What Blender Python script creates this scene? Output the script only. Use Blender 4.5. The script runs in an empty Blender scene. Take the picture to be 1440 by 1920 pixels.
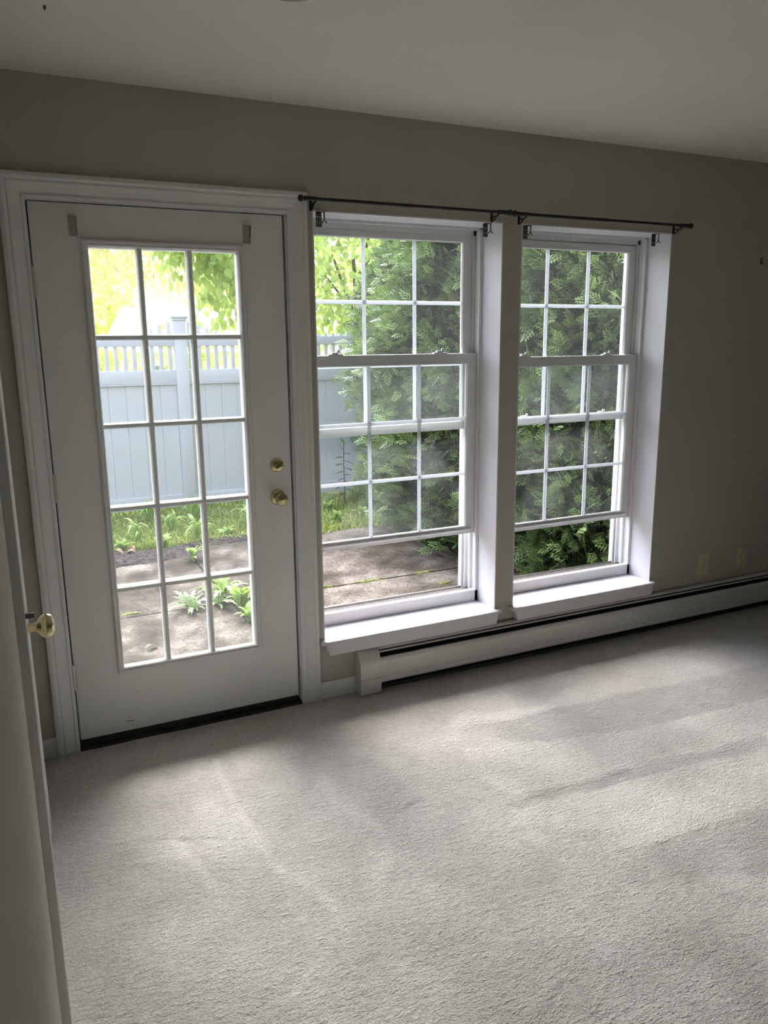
import bpy, bmesh, math, random
import numpy as np
from mathutils import Vector, Matrix
from math import radians as R, sin, cos, pi

random.seed(4); RNG = np.random.default_rng(11)
SC = bpy.context.scene
COL = SC.collection

# ---------------------------------------------------------------- camera
cam_d = bpy.data.cameras.new('camera')
cam = bpy.data.objects.new('camera', cam_d); COL.objects.link(cam)
CAM = Vector((-.1274, -3.0972, 1.5811)); YAW, PITCH, ROLL = .4435, -.2155, -.0102
F_PX = 1468.9
fw = Vector((sin(YAW)*cos(PITCH), cos(YAW)*cos(PITCH), sin(PITCH)))
rt = fw.cross(Vector((0, 0, 1))).normalized(); up = rt.cross(fw)
r2 = cos(ROLL)*rt + sin(ROLL)*up; u2 = -sin(ROLL)*rt + cos(ROLL)*up
m = Matrix((r2, u2, -fw)).transposed().to_4x4(); m.translation = CAM
cam.matrix_world = m
cam_d.sensor_fit = 'VERTICAL'; cam_d.sensor_height = 36.0; cam_d.lens = 36.0*F_PX/1920.0
cam_d.clip_start = .02; cam_d.clip_end = 400
SC.camera = cam

# ---------------------------------------------------------------- light
SUN_EL = 48.0
W = bpy.data.worlds.new('sky'); SC.world = W; W.use_nodes = True
nt = W.node_tree; nt.nodes.clear()
sky = nt.nodes.new('ShaderNodeTexSky'); sky.sky_type = 'NISHITA'; sky.sun_disc = False
sky.sun_elevation = R(SUN_EL); sky.sun_rotation = R(7); sky.air_density = 1.0; sky.dust_density = 8.0; sky.ozone_density = 1.0
mixc = nt.nodes.new('ShaderNodeMix'); mixc.data_type = 'RGBA'; mixc.inputs[0].default_value = .42
mixc.inputs[7].default_value = (2.50, 2.47, 2.50, 1)          # bright thin cloud over most of the sky
bg = nt.nodes.new('ShaderNodeBackground'); bg.inputs[1].default_value = 1.0
out = nt.nodes.new('ShaderNodeOutputWorld')
tint = nt.nodes.new('ShaderNodeMix'); tint.data_type = 'RGBA'; tint.blend_type = 'MULTIPLY'; tint.inputs[0].default_value = 1.0
tint.inputs[7].default_value = (.91, 1.0, 1.21, 1)            # neutral daylight balance
nt.links.new(sky.outputs[0], tint.inputs[6]); nt.links.new(tint.outputs[2], mixc.inputs[6]); nt.links.new(mixc.outputs[2], bg.inputs[0]); nt.links.new(bg.outputs[0], out.inputs[0])
# the sun is veiled by thin cloud ahead of the house: its glow is in the sky, there is no direct beam
SC.view_settings.view_transform = 'Standard'; SC.view_settings.look = 'None'
SC.view_settings.gamma = 1; SC.view_settings.use_curve_mapping = False
SC.view_settings.exposure = 0.63
SC.cycles.max_bounces = 7; SC.cycles.diffuse_bounces = 3; SC.cycles.glossy_bounces = 3; SC.cycles.transparent_max_bounces = 16
SC.cycles.use_adaptive_sampling = True; SC.cycles.adaptive_threshold = .025
SC.cycles.sample_clamp_indirect = 12

# ---------------------------------------------------------------- materials
MATS = {}
def mat(name, col, rough=.6, metal=0., noise=None, bump=None, spec=.5, ramp=None, coat=0):
    """noise=(scale, amount) value variation; bump=(scale, strength, distance)"""
    if name in MATS: return MATS[name]
    M = bpy.data.materials.new(name); M.use_nodes = True; n = M.node_tree.nodes; l = M.node_tree.links
    b = n['Principled BSDF']; b.inputs['Base Color'].default_value = (*col, 1)
    b.inputs['Roughness'].default_value = rough; b.inputs['Metallic'].default_value = metal
    b.inputs['Specular IOR Level'].default_value = spec; b.inputs['Coat Weight'].default_value = coat
    tc = n.new('ShaderNodeTexCoord')
    if noise:
        t = n.new('ShaderNodeTexNoise'); t.inputs['Scale'].default_value = noise[0]; t.inputs['Detail'].default_value = 3
        l.new(tc.outputs['Object'], t.inputs['Vector'])
        mr = n.new('ShaderNodeMapRange'); mr.inputs[1].default_value = .3; mr.inputs[2].default_value = .7
        mr.inputs[3].default_value = 1-noise[1]; mr.inputs[4].default_value = 1+noise[1]
        l.new(t.outputs[0], mr.inputs[0])
        hs = n.new('ShaderNodeHueSaturation'); hs.inputs['Color'].default_value = (*col, 1)
        l.new(mr.outputs[0], hs.inputs['Value']); l.new(hs.outputs[0], b.inputs['Base Color'])
    if bump:
        t2 = n.new('ShaderNodeTexNoise'); t2.inputs['Scale'].default_value = bump[0]; t2.inputs['Detail'].default_value = 4
        l.new(tc.outputs['Object'], t2.inputs['Vector'])
        bp = n.new('ShaderNodeBump'); bp.inputs['Strength'].default_value = bump[1]; bp.inputs['Distance'].default_value = bump[2]
        l.new(t2.outputs[0], bp.inputs['Height']); l.new(bp.outputs[0], b.inputs['Normal'])
    MATS[name] = M
    return M

def glass_mat(name, haze, streaks, tint=(.965, .98, .975)):
    M = bpy.data.materials.new(name); M.use_nodes = True; n = M.node_tree.nodes; l = M.node_tree.links
    n.clear(); o = n.new('ShaderNodeOutputMaterial')
    tr = n.new('ShaderNodeBsdfTransparent'); tr.inputs[0].default_value = (*tint, 1)
    gl = n.new('ShaderNodeBsdfGlossy'); gl.inputs['Roughness'].default_value = .03; gl.inputs['Color'].default_value = (.9, .9, .9, 1)
    fr = n.new('ShaderNodeFresnel'); fr.inputs[0].default_value = 1.25
    mx = n.new('ShaderNodeMixShader'); l.new(fr.outputs[0], mx.inputs[0]); l.new(tr.outputs[0], mx.inputs[1]); l.new(gl.outputs[0], mx.inputs[2])
    df = n.new('ShaderNodeBsdfTranslucent'); df.inputs[0].default_value = (.85, .9, .88, 1)   # film of dust on the pane
    m2 = n.new('ShaderNodeMixShader'); m2.inputs[0].default_value = haze
    if streaks:
        tc = n.new('ShaderNodeTexCoord'); no = n.new('ShaderNodeTexNoise'); no.inputs['Scale'].default_value = 4.5; no.inputs['Detail'].default_value = 3
        l.new(tc.outputs['Object'], no.inputs['Vector'])
        mr = n.new('ShaderNodeMapRange'); mr.inputs[1].default_value = .35; mr.inputs[2].default_value = .75
        mr.inputs[3].default_value = haze*.25; mr.inputs[4].default_value = haze*2.2
        l.new(no.outputs[0], mr.inputs[0]); l.new(mr.outputs[0], m2.inputs[0])
    l.new(mx.outputs[0], m2.inputs[1]); l.new(df.outputs[0], m2.inputs[2])
    l.new(m2.outputs[0], o.inputs[0]); MATS[name] = M
    return M

def leaf_mat(name, c1, c2, trans, rough=.5, tw=.35, attr=None):
    M = bpy.data.materials.new(name); M.use_nodes = True; n = M.node_tree.nodes; l = M.node_tree.links
    n.clear(); o = n.new('ShaderNodeOutputMaterial')
    g = n.new('ShaderNodeNewGeometry'); cr = n.new('ShaderNodeMix'); cr.data_type = 'RGBA'
    if attr:
        at = n.new('ShaderNodeAttribute'); at.attribute_name = attr; l.new(at.outputs['Fac'], cr.inputs[0])
    else: l.new(g.outputs['Random Per Island'], cr.inputs[0])
    cr.inputs[6].default_value = (*c1, 1); cr.inputs[7].default_value = (*c2, 1)
    b = n.new('ShaderNodeBsdfPrincipled'); b.inputs['Roughness'].default_value = rough; b.inputs['Specular IOR Level'].default_value = .3
    l.new(cr.outputs[2], b.inputs['Base Color'])
    t = n.new('ShaderNodeBsdfTranslucent'); t.inputs[0].default_value = (*trans, 1)
    mx = n.new('ShaderNodeMixShader'); mx.inputs[0].default_value = tw
    l.new(b.outputs[0], mx.inputs[1]); l.new(t.outputs[0], mx.inputs[2]); l.new(mx.outputs[0], o.inputs[0]); MATS[name] = M
    return M

def carpet_mat():
    M = bpy.data.materials.new('carpet'); M.use_nodes = True; n = M.node_tree.nodes; l = M.node_tree.links
    b = n['Principled BSDF']; b.inputs['Roughness'].default_value = .95; b.inputs['Specular IOR Level'].default_value = .1
    b.inputs['Sheen Weight'].default_value = .6; b.inputs['Sheen Roughness'].default_value = .45
    tc = n.new('ShaderNodeTexCoord')
    at = n.new('ShaderNodeAttribute'); at.attribute_name = 'nap'
    big = n.new('ShaderNodeTexNoise'); big.inputs['Scale'].default_value = 3.2; big.inputs['Detail'].default_value = 5; big.inputs['Roughness'].default_value = .6
    tuft = n.new('ShaderNodeTexNoise'); tuft.inputs['Scale'].default_value = 170; tuft.inputs['Detail'].default_value = 3
    wav = n.new('ShaderNodeTexNoise'); wav.inputs['Scale'].default_value = 55; wav.inputs['Detail'].default_value = 4; wav.inputs['Roughness'].default_value = .7
    mp = n.new('ShaderNodeMapping'); mp.inputs['Scale'].default_value = (.55, 1.3, 1); mp.inputs['Rotation'].default_value = (0, 0, R(25))
    l.new(tc.outputs['Object'], mp.inputs['Vector'])
    for t in (big, tuft): l.new(tc.outputs['Object'], t.inputs['Vector'])
    l.new(mp.outputs[0], wav.inputs['Vector'])
    ramp = n.new('ShaderNodeValToRGB'); e = ramp.color_ramp.elements
    e[0].position = .30; e[0].color = (.555, .527, .468, 1); e[1].position = .72; e[1].color = (.71, .683, .628, 1)
    l.new(big.outputs[0], ramp.inputs[0])
    # nap direction: brushed towards / away
    def mth(op, a, bb, c=None):
        k = n.new('ShaderNodeMath'); k.operation = op
        for i, v in enumerate((a, bb, c)):
            if v is None: continue
            if isinstance(v, (int, float)): k.inputs[i].default_value = v
            else: l.new(v, k.inputs[i])
        return k.outputs[0]
    v1 = mth('MULTIPLY_ADD', at.outputs['Fac'], .20, 1.0)
    v2 = mth('MULTIPLY_ADD', tuft.outputs[0], .9, .55)
    v3 = mth('MULTIPLY_ADD', wav.outputs[0], .5, .75)
    v = mth('MULTIPLY', mth('MULTIPLY', v1, v2), v3)
    hs = n.new('ShaderNodeHueSaturation'); l.new(ramp.outputs[0], hs.inputs['Color']); l.new(v, hs.inputs['Value'])
    l.new(hs.outputs[0], b.inputs['Base Color'])
    h = mth('ADD', mth('MULTIPLY', tuft.outputs[0], .5), wav.outputs[0])
    bp = n.new('ShaderNodeBump'); bp.inputs['Strength'].default_value = 1.0; bp.inputs['Distance'].default_value = .011
    l.new(h, bp.inputs['Height']); l.new(bp.outputs[0], b.inputs['Normal'])
    MATS['carpet'] = M
    return M

def concrete_mat():
    M = bpy.data.materials.new('concrete'); M.use_nodes = True; n = M.node_tree.nodes; l = M.node_tree.links
    b = n['Principled BSDF']; b.inputs['Roughness'].default_value = .9; b.inputs['Specular IOR Level'].default_value = .2
    tc = n.new('ShaderNodeTexCoord')
    t1 = n.new('ShaderNodeTexNoise'); t1.inputs['Scale'].default_value = 1.7; t1.inputs['Detail'].default_value = 6; t1.inputs['Roughness'].default_value = .6
    t2 = n.new('ShaderNodeTexNoise'); t2.inputs['Scale'].default_value = 60; t2.inputs['Detail'].default_value = 4
    t3 = n.new('ShaderNodeTexNoise'); t3.inputs['Scale'].default_value = 7; t3.inputs['Detail'].default_value = 6
    g = n.new('ShaderNodeNewGeometry')
    for t in (t1, t2, t3): l.new(g.outputs['Position'], t.inputs['Vector'])
    r = n.new('ShaderNodeValToRGB'); e = r.color_ramp.elements
    e[0].position = .38; e[0].color = (.034, .026, .017, 1); e[1].position = .63; e[1].color = (.145, .127, .104, 1)
    x = r.color_ramp.elements.new(.5); x.color = (.066, .054, .040, 1)
    l.new(t1.outputs[0], r.inputs[0])
    mr = n.new('ShaderNodeMapRange'); mr.inputs[1].default_value = .3; mr.inputs[2].default_value = .7; mr.inputs[3].default_value = .55; mr.inputs[4].default_value = 1.5
    l.new(t2.outputs[0], mr.inputs[0])
    mr3 = n.new('ShaderNodeMapRange'); mr3.inputs[1].default_value = .3; mr3.inputs[2].default_value = .7; mr3.inputs[3].default_value = .6; mr3.inputs[4].default_value = 1.4
    l.new(t3.outputs[0], mr3.inputs[0])
    mm = n.new('ShaderNodeMath'); mm.operation = 'MULTIPLY'; l.new(mr.outputs[0], mm.inputs[0]); l.new(mr3.outputs[0], mm.inputs[1])
    hs = n.new('ShaderNodeHueSaturation'); l.new(r.outputs[0], hs.inputs['Color']); l.new(mm.outputs[0], hs.inputs['Value'])
    l.new(hs.outputs[0], b.inputs['Base Color'])
    bp = n.new('ShaderNodeBump'); bp.inputs['Strength'].default_value = .3; bp.inputs['Distance'].default_value = .004
    l.new(t2.outputs[0], bp.inputs['Height']); l.new(bp.outputs[0], b.inputs['Normal'])
    MATS['concrete'] = M
    return M

def ground_mat(name, c1, c2, scale):
    M = bpy.data.materials.new(name); M.use_nodes = True; n = M.node_tree.nodes; l = M.node_tree.links
    b = n['Principled BSDF']; b.inputs['Roughness'].default_value = .95; b.inputs['Specular IOR Level'].default_value = .1
    g = n.new('ShaderNodeNewGeometry'); t = n.new('ShaderNodeTexNoise'); t.inputs['Scale'].default_value = scale; t.inputs['Detail'].default_value = 7
    l.new(g.outputs['Position'], t.inputs['Vector'])
    r = n.new('ShaderNodeValToRGB'); e = r.color_ramp.elements; e[0].position = .35; e[0].color = (*c1, 1); e[1].position = .65; e[1].color = (*c2, 1)
    l.new(t.outputs[0], r.inputs[0]); l.new(r.outputs[0], b.inputs['Base Color'])
    bp = n.new('ShaderNodeBump'); bp.inputs['Strength'].default_value = .7; bp.inputs['Distance'].default_value = .02
    l.new(t.outputs[0], bp.inputs['Height']); l.new(bp.outputs[0], b.inputs['Normal'])
    MATS[name] = M
    return M

WALL = mat('wall_paint', (.50, .48, .405), .75, noise=(3, .025), spec=.25)
CEIL = mat('ceiling_paint', (.72, .70, .62), .9, noise=(2, .02), spec=.1)
TRIM = mat('trim_paint', (.80, .805, .775), .42, noise=(9, .02))
DOORP = mat('door_paint', (.82, .825, .79), .45, noise=(5, .025))
REVEAL = mat('reveal_paint', (.70, .69, .71), .5, noise=(7, .02))
VINYL = mat('window_vinyl', (.78, .78, .77), .38, noise=(12, .03))
BRASS = mat('brass', (.66, .57, .32), .2, 1.0)
STEEL = mat('zinc_steel', (.20, .195, .18), .4, 1.0, noise=(60, .15))
HINGE = mat('painted_hinge', (.62, .60, .56), .35, .3)
BLACK = mat('black_metal', (.012, .011, .010), .45, noise=(30, .2))
RUBBER = mat('dark_rubber', (.02, .017, .014), .7, noise=(40, .3), bump=(90, .4, .003))
HEAT = mat('heater_enamel', (.66, .655, .615), .35, noise=(8, .03))
DARKM = mat('dark_fins_and_shade', (.05, .05, .05), .6)  # dark metal of the fins; on the back panel it paints shade
IVORY = mat('ivory_plastic', (.70, .62, .38), .4)
SLOT = mat('slot_dark', (.05, .04, .03), .6)
GRIME = mat('window_grime', (.06, .052, .045), .8, noise=(70, .5), bump=(60, .5, .003))
VFENCE = mat('fence_vinyl', (.43, .455, .485), .45, noise=(2.5, .04))
SIDING = mat('house_siding', (.62, .62, .60), .6)
SHINGLE = mat('roof_shingle', (.18, .17, .16), .9, noise=(20, .2))
BARK = mat('bark', (.09, .065, .05), .9, noise=(30, .4), bump=(40, .8, .01))
SHEDW = mat('shed_white', (.82, .82, .80), .6)
GLASS = glass_mat('clear_pane', .010, False)
GLASSD = glass_mat('dusty_pane', .013, True)
GRILLE = leaf_mat('grille_vinyl', (.80, .81, .82), (.80, .81, .82), (.85, .88, .92), .4, .5)
CARPET = carpet_mat(); CONC = concrete_mat()
SOIL = ground_mat('soil', (.018, .016, .015), (.075, .062, .055), 30)
LAWN = ground_mat('lawn_ground', (.09, .10, .03), (.17, .22, .06), 9)
FIELD = ground_mat('far_lawn', (.22, .27, .07), (.36, .40, .14), 3)
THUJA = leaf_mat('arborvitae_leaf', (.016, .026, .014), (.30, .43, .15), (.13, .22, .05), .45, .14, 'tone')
THUJAD = leaf_mat('arborvitae_old_leaf_shade', (.012, .014, .009), (.03, .034, .02), (.01, .014, .006), .7, .1)  # old inner leaf, darkened further as painted shade inside the crown
GRASSM = leaf_mat('grass_blade', (.09, .15, .03), (.44, .48, .12), (.45, .55, .12), .5, .35)
WEEDM = leaf_mat('weed_leaf', (.24, .36, .10), (.32, .46, .12), (.35, .5, .12), .45, .3)
WEEDP = leaf_mat('pale_weed_leaf', (.14, .21, .085), (.20, .28, .12), (.18, .27, .09), .5, .25)
MOSS = mat('moss', (.15, .17, .045), .95, noise=(50, .4), bump=(90, .8, .01))
DEADL = leaf_mat('dead_leaf', (.28, .17, .10), (.42, .30, .20), (.3, .2, .1), .7, .2)
WILLOW = leaf_mat('willow_leaf', (.34, .33, .12), (.52, .48, .23), (.60, .57, .27), .5, .5)
CATALPA = leaf_mat('broad_leaf', (.20, .30, .09), (.38, .46, .14), (.48, .58, .17), .45, .5)
FARLEAF = leaf_mat('far_leaf', (.45, .52, .14), (.62, .66, .22), (.8, .85, .3), .5, .45)

# ---------------------------------------------------------------- builders
ORG = {}
def empty(name, loc, label=None, cat=None, group=None, kind=None):
    o = bpy.data.objects.new(name, None); COL.objects.link(o); o.location = loc; o.empty_display_size = .1
    ORG[o.name] = Vector(loc); tag(o, label, cat, group, kind)
    return o
def tag(o, label=None, cat=None, group=None, kind=None):
    if label: o['label'] = label
    if cat: o['category'] = cat
    if group: o['group'] = group
    if kind: o['kind'] = kind
    return o
class MB:
    """collects world-space shapes; build() links them as one mesh object"""
    def __init__(s): s.v = []; s.f = []
    def add(s, vs, fs):
        k = len(s.v); s.v += [tuple(v) for v in vs]; s.f += [tuple(i+k for i in f) for f in fs]; return s
    def box(s, x0, x1, y0, y1, z0, z1):
        if x0 > x1: x0, x1 = x1, x0
        if y0 > y1: y0, y1 = y1, y0
        if z0 > z1: z0, z1 = z1, z0
        return s.add([(x0,y0,z0),(x1,y0,z0),(x1,y1,z0),(x0,y1,z0),(x0,y0,z1),(x1,y0,z1),(x1,y1,z1),(x0,y1,z1)],
                     [(0,3,2,1),(4,5,6,7),(0,1,5,4),(1,2,6,5),(2,3,7,6),(3,0,4,7)])
    def prism(s, poly, fn, a, b):
        """poly: 2D outline, fn(p, t) -> 3D; extruded between t=a and t=b (a, b may be functions of p for mitres)"""
        n = len(poly); A = [fn(p, a(p) if callable(a) else a) for p in poly]; B = [fn(p, b(p) if callable(b) else b) for p in poly]
        fs = [(i, (i+1) % n, n+(i+1) % n, n+i) for i in range(n)] + [tuple(range(n-1, -1, -1)), tuple(range(n, 2*n))]
        return s.add(A+B, fs)
    def lathe(s, prof, c, ax, seg=24):
        ax = Vector(ax).normalized(); e = ax.orthogonal().normalized(); g = ax.cross(e); c = Vector(c)
        vs = []; fs = []; k = len(prof)
        for i in range(seg):
            a = 2*pi*i/seg
            for r, h in prof: vs.append(c+ax*h+(e*cos(a)+g*sin(a))*r)
        for i in range(seg):
            j = (i+1) % seg
            for q in range(k-1): fs.append((i*k+q, j*k+q, j*k+q+1, i*k+q+1))
        fs.append(tuple(i*k for i in range(seg-1, -1, -1))); fs.append(tuple(i*k+k-1 for i in range(seg)))
        return s.add(vs, fs)
    def tube(s, pts, rad, seg=8):
        pts = [Vector(p) for p in pts]; n = len(pts)
        rad = rad if isinstance(rad, (list, tuple)) else [rad]*n
        vs = []; fs = []; prev = None
        for i, p in enumerate(pts):
            d = (pts[min(i+1, n-1)]-pts[max(i-1, 0)]).normalized()
            e = d.orthogonal().normalized() if prev is None else (prev-d*prev.dot(d)).normalized()
            prev = e; g = d.cross(e)
            for k in range(seg):
                a = 2*pi*k/seg; vs.append(p+(e*cos(a)+g*sin(a))*rad[i])
        for i in range(n-1):
            for k in range(seg):
                j = (k+1) % seg; fs.append((i*seg+k, i*seg+j, (i+1)*seg+j, (i+1)*seg+k))
        fs.append(tuple(range(seg-1, -1, -1))); fs.append(tuple((n-1)*seg+k for k in range(seg)))
        return s.add(vs, fs)
    def build(s, name, material, parent=None, loc=None, bevel=0, smooth=False, label=None, cat=None, group=None, kind=None):
        org = ORG[parent.name] if parent is not None else Vector(loc or (0, 0, 0))
        me = bpy.data.meshes.new(name)
        me.from_pydata([tuple(Vector(v)-org) for v in s.v], [], s.f)
        bm = bmesh.new(); bm.from_mesh(me)
        bmesh.ops.recalc_face_normals(bm, faces=bm.faces); 
        if bevel:
            es = [e for e in bm.edges if len(e.link_faces) == 2 and e.calc_face_angle(0) > .6]
            bmesh.ops.bevel(bm, geom=es, offset=bevel, segments=2, affect='EDGES', clamp_overlap=True, profile=.6)
        bm.to_mesh(me); bm.free()
        if smooth or bevel:
            me.shade_smooth(); me.set_sharp_from_angle(angle=R(38))
        me.materials.append(material)
        o = bpy.data.objects.new(name, me); COL.objects.link(o)
        if parent is not None: o.parent = parent
        else: o.location = org
        ORG[o.name] = org.copy()
        return tag(o, label, cat, group, kind)
def inst(src, name, parent, off, scale=None, rot=None):
    o = bpy.data.objects.new(name, src.data); COL.objects.link(o); o.parent = parent; o.location = off
    if scale: o.scale = scale
    if rot: o.rotation_euler = rot
    ORG[o.name] = ORG[parent.name]+Vector(off)
    return o
def np_mesh(name, V, T, material, parent=None, loc=(0, 0, 0), kind='stuff', label=None, cat=None, smooth=False):
    """V (n,3) float, T (m,3 or 4) int"""
    org = ORG[parent.name] if parent is not None else Vector(loc)
    V = np.asarray(V, np.float32)-np.array(org, np.float32); T = np.asarray(T, np.int32); k = T.shape[1]
    me = bpy.data.meshes.new(name); me.vertices.add(len(V)); me.vertices.foreach_set('co', V.ravel())
    me.loops.add(T.size); me.loops.foreach_set('vertex_index', T.ravel())
    me.polygons.add(len(T)); me.polygons.foreach_set('loop_start', np.arange(0, T.size, k, dtype=np.int32))
    me.polygons.foreach_set('loop_total', np.full(len(T), k, np.int32)); me.update(); me.validate()
    if smooth: me.shade_smooth()
    me.materials.append(material)
    o = bpy.data.objects.new(name, me); COL.objects.link(o)
    if parent is not None: o.parent = parent
    else: o.location = org
    ORG[o.name] = Vector(org)
    return tag(o, label, cat, None, kind)
def holed(fn, u0, u1, v0, v1, t0, t1, holes):
    """slab in (u, v) with rectangular holes, thickness t0..t1; fn(u, v, t) -> 3D"""
    mb = MB(); us = sorted({u0, u1, *[h[0] for h in holes], *[h[1] for h in holes]}); vs = sorted({v0, v1, *[h[2] for h in holes], *[h[3] for h in holes]})
    us = [u for u in us if u0 <= u <= u1]; vs = [v for v in vs if v0 <= v <= v1]
    nu, nv = len(us)-1, len(vs)-1
    def solid(i, j):
        if not (0 <= i < nu and 0 <= j < nv): return False
        u = (us[i]+us[i+1])/2; v = (vs[j]+vs[j+1])/2
        return not any(h[0] < u < h[1] and h[2] < v < h[3] for h in holes)
    idx = {}
    def vid(i, j, k):
        key = (i, j, k)
        if key not in idx: idx[key] = len(mb.v); mb.v.append(tuple(fn(us[i], vs[j], (t0, t1)[k])))
        return idx[key]
    for i in range(nu):
        for j in range(nv):
            if not solid(i, j): continue
            for k in (0, 1): mb.f.append((vid(i,j,k), vid(i+1,j,k), vid(i+1,j+1,k), vid(i,j+1,k)))
            if not solid(i-1, j): mb.f.append((vid(i,j,0), vid(i,j+1,0), vid(i,j+1,1), vid(i,j,1)))
            if not solid(i+1, j): mb.f.append((vid(i+1,j,0), vid(i+1,j+1,0), vid(i+1,j+1,1), vid(i+1,j,1)))
            if not solid(i, j-1): mb.f.append((vid(i,j,0), vid(i+1,j,0), vid(i+1,j,1), vid(i,j,1)))
            if not solid(i, j+1): mb.f.append((vid(i,j+1,0), vid(i+1,j+1,0), vid(i+1,j+1,1), vid(i,j+1,1)))
    return mb

# ================================================================ ROOM SHELL
XL, XR, YB, ZC, TW = -.158, 5.3, -4.7, 2.469, .285
ZB, ZT = .277, 2.086                     # window openings
W1, W2 = (1.045, 1.942), (2.052, 2.949)
LN = .006                                # liner boards
holes = [(-.024, .944, -.2, 2.084)] + [(a-LN, b+LN, ZB-.018, ZT+LN) for a, b in (W1, W2)]
holed(lambda u, v, t: (u, t, v), XL-.14, XR+.14, -.2, ZC+.1, 0, TW, holes).build('wall_front', WALL, kind='structure')
DY0, DY1 = -1.365, -.60                  # door in the left wall
holed(lambda u, v, t: (t, u, v), YB-.14, 0, -.02, ZC+.1, XL, XL-.14, [(DY0-.02, DY1+.02, -.2, 2.06)]).build('wall_left', WALL, kind='structure')
MB().box(XR, XR+.14, YB-.14, 0, -.02, ZC+.1).build('wall_right', WALL, kind='structure')
MB().box(XL, XR, YB-.14, YB, -.02, ZC+.1).build('wall_back', WALL, kind='structure')
MB().box(XL, XR, YB, 0, ZC, ZC+.1).build('ceiling', CEIL, kind='structure')

# ---- carpet: fine mesh in view, with brushed-nap attribute
POLYS=[
(1, [(1.443, -0.435), (1.876, -0.507), (2.357, -0.308), (2.85, -0.345), (3.2, -0.37), (3.395, -0.429), (3.699, -0.439), (3.4, -0.661), (3.134, -0.64), (2.586, -0.618), (2.242, -0.578), (1.895, -0.571), (1.641, -0.559), (1.419, -0.517)]),
(-0.8, [(1.417, -0.521), (1.895, -0.571), (2.242, -0.578), (3.126, -0.646), (3.4, -0.661), (3.081, -0.898), (2.827, -0.887), (2.403, -0.865), (1.961, -0.818), (1.688, -0.774), (1.441, -0.581)]),
(1, [(1.368, -0.68), (1.688, -0.774), (1.961, -0.818), (2.403, -0.865), (2.822, -0.891), (3.076, -0.901), (2.733, -1.157), (2.513, -1.141), (2.059, -1.09), (1.848, -1.086), (1.612, -1.084), (1.355, -1.028), (1.287, -0.884)]),
(-0.9, [(1.303, -1.088), (1.468, -1.066), (1.839, -1.082), (2.061, -1.101), (2.509, -1.144), (2.733, -1.157), (2.657, -1.213), (2.447, -1.194), (2.036, -1.15), (1.648, -1.123), (1.369, -1.112)]),
(0.9, [(1.286, -1.096), (1.645, -1.127), (2.029, -1.157), (2.427, -1.21), (2.638, -1.227), (2.298, -1.479), (2.105, -1.47), (1.888, -1.459), (1.601, -1.467), (1.485, -1.445), (1.555, -1.356), (1.341, -1.235), (1.237, -1.183)]),
(-0.8, [(1.439, -1.497), (1.782, -1.461), (2.099, -1.475), (2.284, -1.49), (1.941, -1.745), (1.801, -1.715), (1.659, -1.663), (1.374, -1.557)]),
(0.6, [(1.368, -1.564), (1.477, -1.623), (1.427, -1.664), (1.341, -1.656)]),
(0.6, [(1.594, -1.638), (1.659, -1.663), (1.791, -1.723), (1.909, -1.768), (1.783, -1.862), (1.707, -1.791), (1.636, -1.72)]),
(0.6, [(1.494, -1.731), (1.56, -1.786), (1.716, -1.783), (1.839, -1.82), (1.695, -1.928), (1.566, -1.905), (1.511, -1.837)]),
(0.7, [(1.288, -1.224), (1.324, -1.272), (1.273, -1.326), (1.248, -1.293)]),
(0.5, [(0.137, -0.705), (0.365, -0.825), (0.344, -0.877), (0.229, -0.874), (0.1, -0.797)]),
(0.5, [(0.779, -0.949), (0.832, -1.119), (0.755, -1.259), (0.697, -1.157)]),
(0.4, [(0.435, -1.125), (0.471, -1.154), (0.506, -1.304), (0.472, -1.318)]),
(-0.5, [(0.986, -0.39), (1.111, -0.543), (1.2, -0.785), (0.951, -0.946), (0.849, -0.921), (0.821, -0.627)]),
(0.35, [(0.387, -0.233), (0.461, -0.32), (0.471, -0.937), (0.362, -0.931), (0.261, -0.822)]),
]
STROKES=[
(0.8, 0.012, [(0.454, -0.316), (0.449, -0.546), (0.454, -0.763), (0.471, -0.937), (0.479, -1.061)]),
(0.6, 0.018, [(0.482, -1.051), (0.557, -1.208), (0.579, -1.34)]),
(0.9, 0.016, [(0.221, -0.76), (0.241, -0.853), (0.275, -1.034)]),
(0.7, 0.006, [(0.084, -0.802), (0.233, -0.856)]),
(0.5, 0.022, [(0.781, -0.607), (0.775, -0.778), (0.842, -1.017)]),
(0.6, 0.008, [(0.496, -1.419), (0.359, -1.52)]),
(-1, 0.004, [(0.122, -0.704), (0.209, -0.738), (0.265, -0.775), (0.367, -0.818)]),
(-0.8, 0.004, [(1.998, -0.836), (2.403, -0.865), (2.822, -0.891)]),
(-0.9, 0.005, [(1.287, -1.08), (1.468, -1.066), (1.839, -1.082)]),
(-0.9, 0.005, [(1.602, -1.124), (1.805, -1.133), (1.989, -1.147)]),
(-0.9, 0.005, [(1.467, -1.443), (1.601, -1.467), (1.777, -1.466)]),
(-1, 0.005, [(0.908, -1.826), (0.929, -1.803), (0.985, -1.771)]),
(-0.7, 0.004, [(0.982, -0.911), (1.047, -0.901)]),
(-0.8, 0.004, [(0.836, -0.588), (0.907, -0.576), (1.002, -0.59)]),
(-0.8, 0.004, [(0.945, -0.943), (0.991, -0.913), (1.059, -0.906)]),
]
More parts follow.
